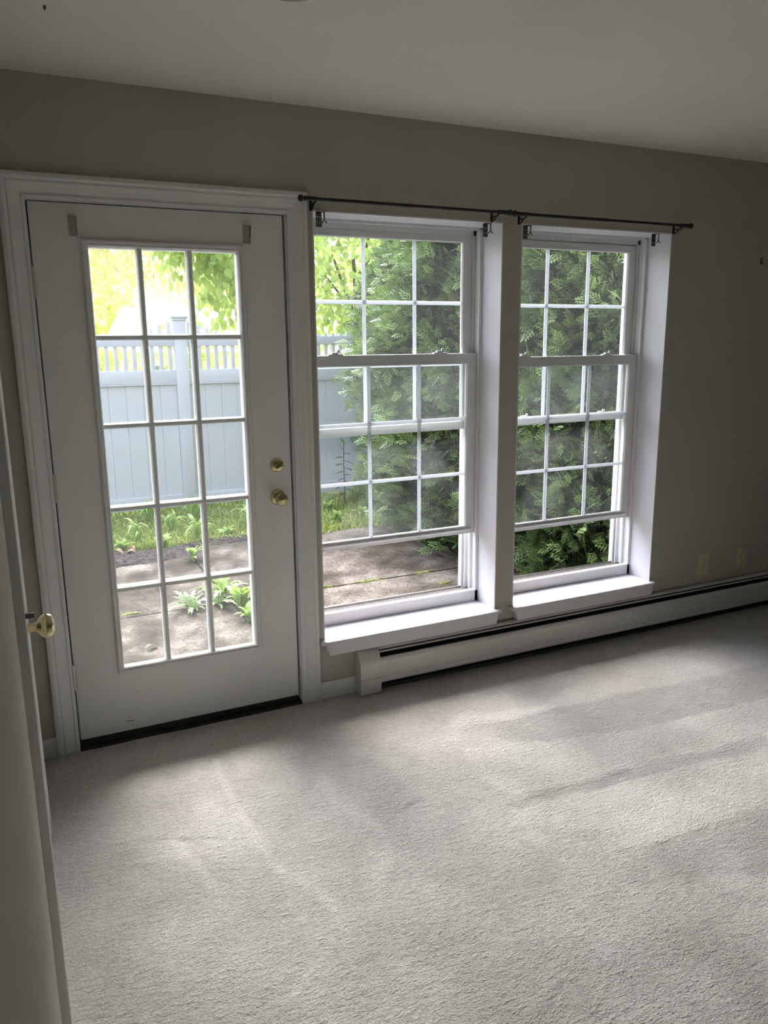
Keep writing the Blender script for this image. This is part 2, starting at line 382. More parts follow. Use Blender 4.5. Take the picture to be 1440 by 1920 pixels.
def carpet():
    gx = np.concatenate([np.arange(XL, 3.9, .012), np.linspace(3.92, XR, 8)])
    gy = np.concatenate([np.linspace(YB, -2.42, 10), np.arange(-2.4, .0, .012), [0.0]])
    X, Y = np.meshgrid(gx, gy); n, mm = X.shape
    def lown(sc, seed):
        r = np.random.default_rng(seed); k = 40; g = r.random((k, k))
        fx = (X*sc) % (k-1); fy = (Y*sc) % (k-1); i = fx.astype(int); j = fy.astype(int); a = fx-i; b = fy-j
        a = a*a*(3-2*a); b = b*b*(3-2*b)
        return (g[j, i]*(1-a)+g[j, i+1]*a)*(1-b)+(g[j+1, i]*(1-a)+g[j+1, i+1]*a)*b-.5
    wx = X+.03*lown(9, 1)+.012*lown(30, 2); wy = Y+.03*lown(9, 3)+.012*lown(30, 4)
    nap = np.zeros_like(X)
    def segd(px, py, a, b):
        d = np.array(b)-np.array(a); t = np.clip(((px-a[0])*d[0]+(py-a[1])*d[1])/(d@d), 0, 1)
        return np.hypot(px-a[0]-t*d[0], py-a[1]-t*d[1])
    for w, pl in POLYS:
        ins = np.zeros(X.shape, bool); dist = np.full(X.shape, 9.)
        for k in range(len(pl)):
            a, b = pl[k], pl[(k+1) % len(pl)]
            c = (a[1] > wy) != (b[1] > wy)
            with np.errstate(divide='ignore', invalid='ignore'):
                xi = (b[0]-a[0])*(wy-a[1])/(b[1]-a[1])+a[0]
            ins ^= c & (wx < xi)
            dist = np.minimum(dist, segd(wx, wy, a, b))
        s = np.where(ins, dist, -dist); fade = np.clip(s/.03+.5, 0, 1)
        nap = nap*(1-fade)+w*fade*(.75+.9*lown(6, 8))
    for w, r, pl in STROKES:
        d = np.full(X.shape, 9.)
        for k in range(len(pl)-1): d = np.minimum(d, segd(X+.25*(wx-X), Y+.25*(wy-Y), pl[k], pl[k+1]))
        nap += 1.1*w*np.clip(1.6-d/max(r, .007), 0, 1)*(.9+.8*lown(20, 12))
    nap += .7*lown(5, 5)+.5*lown(14, 6)
    Z = .0025*lown(14, 7)+.002*lown(40, 9)+.002*np.clip(nap, -1, 1)-.003
    V = np.stack([X.ravel(), Y.ravel(), Z.ravel()], 1)
    I = np.arange(n*mm).reshape(n, mm); T = np.stack([I[:-1, :-1], I[:-1, 1:], I[1:, 1:], I[1:, :-1]], -1).reshape(-1, 4)
    o = np_mesh('floor', V, T, CARPET, kind='structure', smooth=True)
    at = o.data.attributes.new('nap', 'FLOAT', 'POINT'); at.data.foreach_set('value', nap.ravel().astype(np.float32))
carpet()

# ---- baseboards
def baseboard(name, a, b, axis, off, sgn):
    prof = [(0, 0), (.012, 0), (.012, .058), (.009, .066), (.007, .074), (0, .076)]
    fn = (lambda p, t: (t, off+sgn*p[0], p[1])) if axis == 'x' else (lambda p, t: (off+sgn*p[0], t, p[1]))
    return MB().prism(prof, fn, a, b).build(name, TRIM, kind='structure')
baseboard('baseboard_front', XL+.012, -.086, 'x', 0, -1)
baseboard('baseboard_front', 1.016, 1.186, 'x', 0, -1)
baseboard('baseboard_left', YB, DY0-.085, 'y', XL, 1)
baseboard('baseboard_left', DY1+.085, 0, 'y', XL, 1)
baseboard('baseboard_right', YB, 0, 'y', XR, -1)
baseboard('baseboard_back', XL, XR, 'x', YB, 1)

# ---- casings
PROF = [(0, 0), (0, .010), (.006, .0125), (.011, .0125), (.014, .0095), (.020, .0095), (.024, .013), (.046, .0155), (.050, .0185), (.054, .0185), (.056, .0165), (.064, .0175), (.067, .0205), (.079, .0205), (.083, .018), (.083, 0)]
def casing(name, a, b, ztop, axis, off, sgn):
    t = empty(name, ((a+b)/2, 0, 0) if axis == 'x' else (off, (a+b)/2, 0), kind='structure')
    P = (lambda u, y, z: (u, off+sgn*y, z)) if axis == 'x' else (lambda u, y, z: (off+sgn*y, u, z))
    MB().prism(PROF, lambda p, s: P(a-p[0], p[1], s), 0, lambda p: ztop+p[0]).build('side_casing', TRIM, t, smooth=True)
    MB().prism(PROF, lambda p, s: P(b+p[0], p[1], s), 0, lambda p: ztop+p[0]).build('side_casing', TRIM, t, smooth=True)
    MB().prism(PROF, lambda p, s: P(s, p[1], ztop+p[0]), lambda p: a-p[0], lambda p: b+p[0]).build('head_casing', TRIM, t, smooth=True)
    return t
tr1 = casing('trim_1', -.006, .930, 2.070, 'x', 0, -1)
# jambs of the patio door
j = MB(); j.box(-.024, -.005, 0, .16, 0, 2.084); j.build('side_jamb', TRIM, tr1)
j = MB(); j.box(.924, .944, 0, .16, 0, 2.084); j.build('side_jamb', TRIM, tr1)
j = MB(); j.box(-.005, .924, 0, .16, 2.0655, 2.084); j.build('head_jamb', TRIM, tr1)
j = MB(); j.box(-.005, .012, .05, .075, 0, 2.066); j.build('door_stop', RUBBER, tr1)
j = MB(); j.box(.905, .924, .05, .075, 0, 2.066); j.build('door_stop', RUBBER, tr1)
j = MB(); j.box(.012, .905, .05, .075, 2.05, 2.0655); j.build('door_stop', RUBBER, tr1)
j = MB(); j.prism([(-.012, 0), (-.006, .010), (.05, .016), (.16, .010), (.30, -.03), (.30, -.12), (-.012, -.12)], lambda p, s: (s, p[0], p[1]), -.006, .925); j.build('threshold', RUBBER, tr1)
casing('trim_2', DY0-.006, DY1+.006, 2.045, 'y', XL, 1)

# ================================================================ PATIO DOOR
d1 = empty('door_1', (.457, 0, 0), kind='structure')
DZ0, DZ1 = .040, 2.062
GX0, GX1, GZ0, GZ1 = .178, .733, .303, 1.926
leaf = holed(lambda u, v, t: (u, t, v), 0, .914, DZ0, DZ1, 0, .045, [(GX0, GX1, GZ0, GZ1)]).build('door_leaf', DOORP, d1, bevel=.0015)
# raised moulding around the glass
def ring(prof, x0, x1, z0, z1, y, name, material, parent):
    """prof: (u inward from the outer edge, height towards the room)"""
    mb = MB(); n = len(prof)
    cs = [(x0, z0, 1, 1), (x1, z0, -1, 1), (x1, z1, -1, -1), (x0, z1, 1, -1)]
    vs = [(cx+sx*u, y-h, cz+sz*u) for cx, cz, sx, sz in cs for u, h in prof]
    fs = [(c*n+i, c*n+i+1, ((c+1) % 4)*n+i+1, ((c+1) % 4)*n+i) for c in range(4) for i in range(n-1)]
    mb.add(vs, fs); return mb.build(name, material, parent, smooth=True)
MPROF = [(-.003, 0), (-.001, .008), (.004, .014), (.010, .014), (.0125, .008), (.0155, .008), (.019, .011), (.023, .006), (.025, -.016)]
ring(MPROF, .163, .752, .294, 1.9425, 0, 'glazing_moulding', DOORP, leaf)
MXS = [.363, .546]; MZS = [1.602, 1.2755, .957, .635]
MPF = [(-.0105, .020), (-.0095, .006), (-.006, .001), (.006, .001), (.0095, .006), (.0105, .020)]
IX0, IX1, IZ0, IZ1 = .182, .731, .305, 1.922
for x in MXS: MB().prism(MPF, lambda p, s: (x+p[0], p[1], s), IZ0, IZ1).build('muntin', DOORP, leaf, smooth=True)
xe = [IX0, *MXS, IX1]; ze = [IZ0, *sorted(MZS), IZ1]
for z in MZS:
    MB().prism(MPF, lambda p, s: (s, p[1]+.0006, z+p[0]), IX0, IX1).build('muntin', DOORP, leaf, smooth=True)
# outer side of the grille
for x in MXS: MB().prism([(a, .052-b) for a, b in MPF], lambda p, s: (x+p[0], p[1], s), IZ0, IZ1).build('outer_muntin', VINYL, leaf)
for z in MZS: MB().prism([(a, .0514-b) for a, b in MPF], lambda p, s: (s, p[1], z+p[0]), IX0, IX1).build('outer_muntin', VINYL, leaf)
for i in range(3):
    for k in range(5):
        MB().box(xe[i]-(.008 if i == 0 else 0), xe[i+1]+(.0 if i < 2 else .0), .024, .027, ze[k]-(.005 if k == 0 else 0), ze[k+1]).build('pane', GLASS, leaf)
ring([(0, 0), (0, .006), (.02, .004), (.026, -.018)], .160, .758, .270, 1.944, .045, 'outer_moulding', VINYL, leaf)
MB().box(.002, .912, .004, .041, .012, .043).build('door_sweep', RUBBER, d1)
# hardware
db = MB().lathe([(.0285, 0), (.0285, .003), (.027, .006), (.022, .0095), (.0, .0105)], (.854, 0, 1.081), (0, -1, 0), 32).build('deadbolt', BRASS, d1, smooth=True)
a = R(-27)
tt = MB(); c0 = Vector((.860, -.0175, 1.076)); dx = Vector((cos(-a), 0, sin(-a))); dz = Vector((-sin(-a), 0, cos(-a)))
for s0, s1, w in ((-.019, .019, .0055),):
    vs = [];
    for yy, sh in ((-.009, .8), (.009, 1)):
        for px, pz in ((s0*sh, -w), (s1*sh, -w), (s1*sh, w), (s0*sh, w)): vs.append(c0+dx*px+dz*pz+Vector((0, yy, 0)))
    tt.add(vs, [(0,1,2,3),(7,6,5,4),(0,4,5,1),(1,5,6,2),(2,6,7,3),(3,7,4,0)])
tt.build('thumb_turn', BRASS, db, bevel=.003)
kn = MB().lathe([(.0325, 0), (.0325, .003), (.030, .007), (.024, .010), (.014, .012), (.0125, .020), (.0125, .028), (.018, .033), (.0245, .040), (.0262, .050), (.0255, .058), (.0225, .0625), (.012, .064), (.0, .0645)], (.853, 0, .945), (0, -1, 0), 36).build('door_knob', BRASS, d1, smooth=True)
MB().lathe([(.0095, 0), (.0095, .002), (.007, .003), (0, .003)], (.853, -.0643, .945), (0, -1, 0), 20).build('lock_button', BRASS, kn, smooth=True)
MB().lathe([(.003, 0), (.0025, .0015), (0, .002)], (.853, -.0075, .967), (0, -1, 0), 12).build('rose_screw', SLOT, kn)
for z in (1.79, 1.06, .308):
    h = MB().lathe([(.0065, -.05), (.0065, .05)], (-.0035, -.0065, z), (0, 0, 1), 12).build('hinge', HINGE, d1, smooth=True)
    MB().box(-.0045, .0, -.0015, .030, z-.05, z+.05).build('hinge_leaf', HINGE, h)
    for s in (-1, 1): MB().lathe([(.0075, 0), (.0055, .004), (0, .005)], (-.0035, -.0065, z+s*.05), (0, 0, s), 12).build('hinge_pin_tip', HINGE, h, smooth=True)
def bracket(parent, x, y, z, side, wing=True):
    """small perforated zinc curtain bracket: back plate, top shelf, wing screw"""
    p = holed(lambda u, v, t: (x+u, y+t, z+v), -.0125, .0125, -.028, .028, 0, -.002, [(-.007, -.003, .008, .012), (.003, .007, .008, .012), (-.007, -.003, -.014, -.010), (.003, .007, -.014, -.010)])
    p.build('back_plate', STEEL, parent)
    MB().box(x-.0125, x+.022*side, y-.022, y, z+.0265, z+.0285).build('top_shelf', STEEL, parent)
    if wing:
        w = MB(); sx = x+.019*side
        w.tube([(sx, y-.015, z+.027), (sx, y-.015, z+.0)], .003, 6); w.build('screw', STEEL, parent)
        w = MB(); w.tube([(sx-.010, y-.015, z-.014), (sx, y-.015, z+.001), (sx+.010, y-.015, z-.014)], .0032, 6); w.build('wing_nut', STEEL, parent)
for x, sd in ((.141, 1), (.768, 1)):
    STEEL_ = mat('painted_bracket', (.40, .39, .34), .5, noise=(60, .15))
    b = MB().box(x-.0145, x+.0145, -.0025, 0, 1.952, 2.018).build('curtain_bracket', STEEL_, d1)
    MB().box(x-.0145, x+.0145, -.022, -.0025, 2.0145, 2.018).build('bracket_shelf', STEEL_, b)
    MB().prism([(0, 0), (0, .05), (-.012, .06), (-.02, .064)], lambda p, t: (t, -.0025+p[0], 1.954+p[1]), x+.0125*sd, x+.0145*sd).build('bracket_cheek', STEEL_, b)
    for zz in (1.97, 1.995): MB().lathe([(.0035, 0), (.003, .0015), (0, .002)], (x, -.0025, zz), (0, -1, 0), 10).build('screw', HINGE, b)
MB().tube([(.178, -.0004, .078), (.186, -.0004, .081), (.197, -.0004, .079), (.207, -.0004, .081)], .0012, 5).build('scuff_mark', SLOT, d1)

# ================================================================ LEFT WALL DOOR
d2 = empty('door_2', (XL, (DY0+DY1)/2, 0), kind='structure')
DX = XL-.002
lf = MB().box(DX-.035, DX, DY0+.003, DY1-.003, .012, 2.04).build('door_leaf', DOORP, d2, bevel=.002)
for z0, z1 in ((.22, .86), (1.06, 1.9)):
    for y0, y1 in ((DY0+.11, (DY0+DY1)/2-.05), ((DY0+DY1)/2+.05, DY1-.11)):
        mb = MB(); pr = [(0, 0), (.004, .004), (.012, .004), (.018, -.004)]
        n = 4; cs = [(y0, z0, 1, 1), (y1, z0, -1, 1), (y1, z1, -1, -1), (y0, z1, 1, -1)]
        mb.add([(DX+h, cy+sy*u, cz+sz*u) for cy, cz, sy, sz in cs for u, h in pr], [(c*n+i, c*n+i+1, ((c+1) % 4)*n+i+1, ((c+1) % 4)*n+i) for c in range(4) for i in range(3)])
        mb.build('panel_moulding', DOORP, lf, smooth=True)
for y in (DY0-.02, DY1): MB().box(XL-.14, XL, y, y+.02, 0, 2.06).build('side_jamb', TRIM, d2)
MB().box(XL-.14, XL, DY0, DY1, 2.042, 2.06).build('head_jamb', TRIM, d2)
MB().box(XL-.16, XL-.14, DY0-.05, DY1+.05, -.02, 2.1).build('closet_backing', WALL, d2)
KY, KZ = -1.292, .972
kn2 = MB().lathe([(.030, 0), (.029, .004), (.020, .008), (.0105, .012), (.0095, .036), (.012, .042), (.022, .048), (.0268, .056), (.0272, .063), (.024, .071), (.014, .0755), (0, .077)], (DX, KY, KZ), (1, 0, 0), 32).build('door_knob', BRASS, d2, smooth=True)
MB().box(XL-.0, XL+.0185, DY0-.0885, DY0-.0865, KZ-.01, KZ+.145).build('latch_plate', STEEL, d2, bevel=.0008)
MB().box(XL+.010, XL+.036, DY0-.088, DY0-.078, KZ+.074, KZ+.084).build('latch_bolt', STEEL, d2, bevel=.0015)
for z in (1.8, 1.05, .25): MB().lathe([(.006, -.045), (.006, .045)], (XL+.004, DY1+.0, z), (0, 0, 1), 10).build('hinge', HINGE, d2, smooth=True)

# ================================================================ WINDOWS
def window(name, xl, xr, lo_b, lo_t, up_b, up_t, up_locks):
    t = empty(name, ((xl+xr)/2, 0, ZB), kind='structure')
    D0 = .155
    # reveal boards
    for x0, x1 in ((xl-LN, xl), (xr, xr+LN)): MB().box(x0, x1, -.0015, D0, ZB, ZT+LN).build('side_reveal', REVEAL, t)
    MB().box(xl, xr, -.0015, D0, ZT, ZT+LN).build('head_reveal', REVEAL, t)
    # stool with horns, apron
    st = MB(); st.prism([(xl-.001, D0), (xl-.001, 0), (xl-.028, 0), (xl-.028, -.030), (xr+.024, -.030), (xr+.024, 0), (xr+.001, 0), (xr+.001, D0)], lambda p, s: (p[0], p[1], s), ZB-.018, ZB)
    st.build('stool', REVEAL, t, bevel=.002)
    ap = MB()
    ap.add([(xl-.004, -.036, ZB-.001), (xr+.004, -.036, ZB-.001), (xr-.008, -.036, ZB-.066), (xl+.008, -.036, ZB-.066),
            (xl-.004, -.0305, ZB-.001), (xr+.004, -.0305, ZB-.001), (xr-.008, -.001, ZB-.066), (xl+.008, -.001, ZB-.066),
            (xr+.004, -.0305, ZB-.0185), (xl-.004, -.0305, ZB-.0185), (xr+.002, -.001, ZB-.0185), (xl-.002, -.001, ZB-.0185)],
           [(0,1,2,3), (0,4,5,1), (3,2,6,7), (1,5,8,10,6,2), (0,3,7,11,9,4), (9,8,5,4), (9,11,10,8), (11,7,6,10)])
    ap.build('apron', REVEAL, t)
    # frame: side tracks, head, sill
    for s, xo in ((1, xl), (-1, xr)):
        mb = MB()
        for y0, y1, w in ((D0, .168, .016), (.168, .206, .006), (.206, .213, .020), (.213, .250, .006), (.250, .258, .022), (.258, .264, .010), (.264, TW+.006, .034)):
            mb.box(xo-s*LN, xo+s*w, y0, y1, ZB-.016, ZT+LN)
        mb.build('side_frame', VINYL, t)
    mb = MB()
    for y0, y1, w in ((D0, .166, .012), (.166, .206, .006), (.206, .213, .030), (.213, .250, .014), (.250, TW+.006, .030)):
        mb.box(xl+.006, xr-.006, y0, y1, ZT-w, ZT+LN)
    mb.build('head_frame', VINYL, t)
    zs = .336
    MB().prism([(D0, ZB-.016), (D0, zs-.004), (D0+.004, zs), (.182, zs), (.185, zs-.012), (.25, zs-.026), (.275, zs-.034), (TW+.045, zs-.055), (TW+.045, ZB-.016)], lambda p, s: (s, p[0], p[1]), xl+.0005, xr-.0005).build('sill_frame', VINYL, t)
    MB().box(xl+.010, xr-.010, .187, .240, zs-.026, zs-.0105).build('sill_track', GRIME, t)
    MB().box(xl+.034, xr-.034, .264, .274, zs-.030, zs-.008).build('screen_rail', STEEL, t)
    # sashes
    def sash(nm, x0, x1, z0, z1, y0, y1, stile, rt_, rb, glass, keeper):
        g = (x0+stile, x1-stile, z0+rb, z1-rt_)
        s = holed(lambda u, v, q: (u, q, v), x0, x1, z0, z1, y0, y1, [g]).build(nm, VINYL, t, bevel=.0025)
        # glazing bead
        mb = MB(); pr = [(-.0005, -.004), (-.0005, .001), (.005, .001), (.008, -.004), (.009, -.013)]; n = len(pr)
        cs = [(g[0], g[2], 1, 1), (g[1], g[2], -1, 1), (g[1], g[3], -1, -1), (g[0], g[3], 1, -1)]
        mb.add([(cx+sx*u, y0-h, cz+sz*u) for cx, cz, sx, sz in cs for u, h in pr], [(c*n+i, c*n+i+1, ((c+1) % 4)*n+i+1, ((c+1) % 4)*n+i) for c in range(4) for i in range(n-1)])
        mb.build('glazing_bead', VINYL, s, smooth=True)
        ym = (y0+y1)/2
        xs = [g[0]+(g[1]-g[0])*k/3 for k in range(4)]; zz = [g[2]+(g[3]-g[2])*k/3 for k in range(4)]
        for x in xs[1:3]: MB().prism([(-.009, 0), (-.006, -.007), (.006, -.007), (.009, 0), (.006, .007), (-.006, .007)], lambda p, q: (x+p[0], ym+p[1], q), g[2], g[3]).build('muntin', GRILLE, s, smooth=True)
        for z in zz[1:3]: MB().prism([(-.009, 0), (-.006, -.0065), (.006, -.0065), (.009, 0), (.006, .0065), (-.006, .0065)], lambda p, q: (q, ym+p[1], z+p[0]), g[0], g[1]).build('muntin', GRILLE, s, smooth=True)
        for i in range(3):
            for k in range(3): MB().box(xs[i], xs[i+1], ym-.0012, ym+.0012, zz[k], zz[k+1]).build('pane', glass, s)
        for lx in keeper:
            l_ = MB(); zt = z1 if nm == 'lower_sash' else z0+rb
            yk = y0+.012
            l_.box(lx-.034, lx+.034, yk-.010, yk+.012, zt, zt+.006); l_.box(lx-.018, lx+.012, yk-.008, yk+.010, zt+.006, zt+.014)
            l_.box(lx+.008, lx+.022, yk-.004, yk+.004, zt+.012, zt+.024)
            l_.build('sash_lock', VINYL, s, bevel=.002)
        if nm == 'lower_sash':
            MB().prism([(0, 0), (-.008, .004), (-.010, .010), (-.006, .014), (0, .014)], lambda p, q: (q, y0+p[0], z0+.014+p[1]), x0+.03, x1-.03).build('lift_rail', VINYL, s)
        return s
    sash('upper_sash', xl+.012, xr-.014, up_b, up_t, .2145, .2485, .050, .030, .034, GLASS, up_locks)
    sash('lower_sash', xl+.010, xr-.013, lo_b, lo_t, .1695, .2045, .048, .042, .034, GLASSD, (xl+.155, xr-.213))
    return t
window('window_1', *W1, .632, 1.518, 1.152, 2.062, ())
window('window_2', *W2, .606, 1.494, 1.150, 2.052, (W2[0]+.20, W2[1]-.195))

# ================================================================ CURTAIN RODS, BRACKETS
def rod(x0, x1, z, label):
    t = empty('curtain_rod', ((x0+x1)/2, -.055, z), label, 'curtain rod', 'curtain rods above the windows')
    MB().lathe([(.0075, x0), (.0075, (x0+x1)/2), (.0062, (x0+x1)/2), (.0062, x1)], (0, -.055, z), (1, 0, 0), 16).build('pole', BLACK, t, smooth=True)
    for x, s in ((x0, -1), (x1, 1)):
        MB().lathe([(.0085, -.05), (.0095, -.046), (.0085, -.042), (.0095, 0), (.006, .002), (.006, .005), (.011, .008), (.0135, .015), (.011, .022), (.005, .026), (0, .027)], (x, -.055, z), (s, 0, 0), 16).build('finial', BLACK, t, smooth=True)
        bx = x-s*.045
        b = MB().box(bx-.006, bx+.006, -.003, 0, z-.036, z+.012).build('rod_bracket', BLACK, t)
        MB().tube([(bx, -.003, z-.012), (bx, -.03, z-.016), (bx, -.055, z-.012), (bx, -.068, z-.004), (bx, -.069, z+.006)], .0035, 8).build('bracket_hook', BLACK, b, smooth=True)
        MB().tube([(bx, -.003, z-.033), (bx, -.022, z-.030), (bx, -.040, z-.017)], .003, 8).build('bracket_brace', BLACK, b, smooth=True)
rod(.990, 1.930, 2.123, 'thin black curtain rod above the window nearest the glazed door')
rod(1.985, 3.005, 2.121, 'thin black curtain rod above the right-hand window by the outlets')
for x, y, label in ((1.069, .004, 'zinc bracket in the upper left corner of the window beside the glazed door'), (1.872, .03, 'zinc bracket in the upper right corner of the window beside the glazed door'),
                    (2.082, .022, 'zinc bracket in the upper left corner of the window nearest the outlets'), (2.862, .03, 'zinc bracket in the upper right corner of the window nearest the outlets')):
    t = empty('blind_bracket', (x, y, ZT-.03), label, 'bracket', 'blind brackets under the window heads')
    bracket(t, x, y, ZT-.0295, 1)

# ================================================================ BASEBOARD HEATER
ht = empty('baseboard_heater', (3.1, -.03, 0), 'long white hydronic baseboard heater under the two windows', 'heater')
HX0, HX1, HS = 1.187, 5.2, 2.782
MB().box(HX0+.1, HX1, -.004, -.0005, .02, .205).build('back_panel', DARKM, ht)  # dark colour puts the slot shade into the panel
for a, b in ((HX0+.095, HS-.06), (HS-.06, HX1)):
    MB().prism([(-.0045, .199), (-.0045, .206), (-.026, .206), (-.032, .200), (-.032, .196), (-.029, .199), (-.025, .2025)], lambda p, s: (s, p[0], p[1]), a+.0008, b-.0008).build('top_panel', HEAT, ht)
    MB().prism([(-.040, .1905), (-.0455, .1855), (-.0465, .1865), (-.041, .192)], lambda p, s: (s, p[0], p[1]), a, b).build('damper', HEAT, ht)
for a, b in ((HX0+.095, HS), (HS, HX1)):
    MB().prism([(-.052, .163), (-.053, .166), (-.060, .164), (-.0675, .152), (-.068, .145), (-.068, .078), (-.0665, .0765), (-.068, .075), (-.068, .056), (-.062, .046), (-.040, .044), (-.040, .046), (-.060, .048), (-.066, .057), (-.066, .145), (-.0655, .150), (-.059, .162)], lambda p, s: (s, p[0], p[1]), a+.0007, b-.0007).build('front_cover', HEAT, ht)
el = MB().box(HX0+.12, HX1-.05, -.050, -.006, .055, .150).build('heating_element', DARKM, ht)
MB().box(HX0+.1, HX1, -.036, -.0045, .006, .0195).build('floor_channel', DARKM, ht)
MB().prism([(0, .004), (0, .206), (-.026, .207), (-.040, .200), (-.066, .162), (-.070, .150), (-.070, .004)], lambda p, s: (s, p[0], p[1]), HX0, HX0+.103).build('end_cap', HEAT, ht, bevel=.002)
MB().prism([(-.068, .077), (-.0715, .076), (-.068, .075)], lambda p, s: (s, p[0], p[1]), HX0+.002, HX0+.101).build('end_cap_crease', DARKM, ht)

# ================================================================ OUTLETS, HOOK, CEILING LIGHT
def plate(x, z, label, blank):
    t = empty('cover_plate' if blank else 'power_outlet', (x, 0, z), label, 'cover plate' if blank else 'outlet')
    p = MB().box(x-.040, x+.040, -.006, 0, z-.063, z+.063).build('plate', IVORY, t, bevel=.003)
    if not blank:
        for s in (-1, 1):
            r = MB().lathe([(.0165, 0), (.0165, .0025), (.0155, .003), (0, .003)], (x, -.0058, z+s*.0195), (0, -1, 0), 24).build('receptacle', IVORY, t, smooth=True)
            for dx in (-.006, .006): MB().box(x+dx-.0012, x+dx+.0012, -.0092, -.0085, z+s*.0195-.001, z+s*.0195+.008).build('slot', SLOT, r)
            MB().lathe([(.0026, 0), (.0026, .0006)], (x, -.0087, z+s*.0195-.007), (0, -1, 0), 10).build('ground_hole', SLOT, r)
        MB().lathe([(.003, 0), (.0025, .0012), (0, .0015)], (x, -.006, z), (0, -1, 0), 10).build('screw', SLOT, p)
    else:
        for s in (-1, 1): MB().lathe([(.003, 0), (.0025, .0012), (0, .0015)], (x, -.006, z+s*.042), (0, -1, 0), 10).build('screw', SLOT, p)
plate(3.348, .318, 'ivory duplex power outlet with slots on the wall above the heater', False)
plate(3.659, .322, 'plain ivory blank cover plate on the wall above the heater', True)
hk = empty('wall_hook', (3.604, 0, 1.977), 'tiny dark metal picture hook high on the right wall area', 'hook')
MB().box(3.600, 3.608, -.0015, 0, 1.962, 1.992).build('hook_plate', BLACK, hk)
MB().tube([(3.604, -.0015, 1.966), (3.604, -.009, 1.962), (3.604, -.012, 1.968), (3.604, -.012, 1.976)], .0018, 6).build('hook_prong', BLACK, hk)
MB().tube([(3.604, .0, 1.990), (3.604, -.014, 1.995)], .0016, 6).build('nail', BLACK, hk)
cl = empty('ceiling_light', (.634, -.976, ZC), 'round flush ceiling light with pale trim ring above the carpet', 'ceiling light')
MB().lathe([(.094, 0), (.094, -.004), (.090, -.007), (.080, -.007), (.078, -.003), (.078, 0)], (.634, -.976, ZC), (0, 0, 1), 48).build('trim_ring', TRIM, cl, smooth=True)
MB().lathe([(.078, -.0005), (.074, -.002), (.0, -.0025)], (.634, -.976, ZC), (0, 0, 1), 48).build('baffle', mat('light_baffle', (.30, .28, .24), .5), cl, smooth=True)
nl = MB().lathe([(.004, 0), (.004, -.003), (.002, -.010), (0, -.011)], (.069, -.588, ZC), (0, 0, 1), 10).build('ceiling_screw', SLOT, label='tiny dark screw in the ceiling above the glazed door', cat='screw', loc=(.069, -.588, ZC))

# ================================================================ ADDED UPPER STOREY AND ROOF, OUT OF VIEW (put in to shade the yard)
MB().box(XL-3.0, XR+1.0, YB-.4, TW, ZC+.1, 5.35).build('added_upper_storey', SIDING, kind='structure')
MB().prism([(TW+.55, 5.25), (TW+.55, 5.40), (-2.4, 6.9), (YB-.9, 5.40), (YB-.9, 5.25)], lambda p, s: (s, p[0], p[1]), XL-3.4, XR+1.4).build('roof', SHINGLE, kind='structure')  # unseen roof and eave, sized with the added storey to cast shade

# ================================================================ GROUND, PATIO
GZ = -.12
mb = MB(); mb.box(-40, 60, 5.3, 120, GZ-.35, GZ-.02); mb.build('far_lawn', FIELD, kind='structure')
mb = MB(); mb.box(-8, 12, TW, 5.3, GZ-.35, GZ-.03); mb.build('yard_ground', LAWN, kind='structure')
pt = empty('patio', (1.09, 1.87, GZ), kind='structure')
PX = [-2.59, -.75, 1.09, 2.93, 4.77]; PY = [TW+.002, 1.87, 3.42]
for i in range(4):
    for k in range(2):
        dz = random.uniform(-.004, .004)
        MB().box(PX[i]+.008, PX[i+1]-.008, PY[k]+.008, PY[k+1]-.008, GZ-.09, GZ+dz).build('concrete_slab', CONC, pt, bevel=.006)
# soil in the joints and along the slab edge
def patch(name, cx, cy, rx, ry, h, material, parent, rot=0, seed=0, n=22, z=GZ):
    r = random.Random(seed); vs = [(cx, cy, z+h)]; fs = []
    rings = 4
    for q in range(1, rings+1):
        for i in range(n):
            a = 2*pi*i/n; rr = q/rings*(1+(.22*sin(3*a+seed)+.15*sin(5*a+2*seed)+r.uniform(-.1, .1))*(q/rings))
            x, y = rx*rr*cos(a), ry*rr*sin(a)
            vs.append((cx+x*cos(rot)-y*sin(rot), cy+x*sin(rot)+y*cos(rot), z+h*(1-(q/rings)**2)+(r.uniform(-.2, .2)*h if q < rings else -.01)))
    fs += [(0, 1+i, 1+(i+1) % n) for i in range(n)]
    for q in range(rings-1):
        for i in range(n): fs.append((1+q*n+i, 1+(q+1)*n+i, 1+(q+1)*n+(i+1) % n, 1+q*n+(i+1) % n))
    return MB().add(vs, fs).build(name, material, parent, smooth=True, loc=None if parent else (cx, cy, z))
for k, (x0, x1, y0, y1) in enumerate([(1.083, 1.097, .33, 3.42), (2.923, 2.937, .33, 3.42), (-2.5, 4.7, 1.863, 1.877)]):
    MB().box(x0, x1, y0, y1, GZ-.05, GZ-.012).build('joint_soil', SOIL, pt)
tag(patch('soil_bed', .45, 3.26, .80, .30, .028, SOIL, None, R(14), 3), 'dark bare soil spilling over the patio edge by the grass', 'soil')
tag(patch('soil_bed', 1.45, 3.55, .45, .13, .02, SOIL, None, R(6), 5), 'thin dark soil strip between the lawn weeds and the patio right corner', 'soil')
for i, (x, y, rx, ry, lb) in enumerate([(1.79, 1.88, .05, .014, 'small moss tuft on the patio joint nearest the glazed door'), (2.10, 1.87, .15, .02, 'long thin moss patch midway along the patio joint'), (2.56, 1.88, .085, .028, 'thick yellow green moss cushion on the patio joint below the hedge'), (2.58, 1.58, .06, .022, 'moss patch on the patio slab in front of the joint'), (.45, 1.93, .075, .022, 'lone flat moss patch on the patio seen through the door glass')]):
    tag(patch('moss_patch', x, y, rx, ry, .008, MOSS, None, R(4), i+11), lb, 'moss', 'moss patches on the patio')

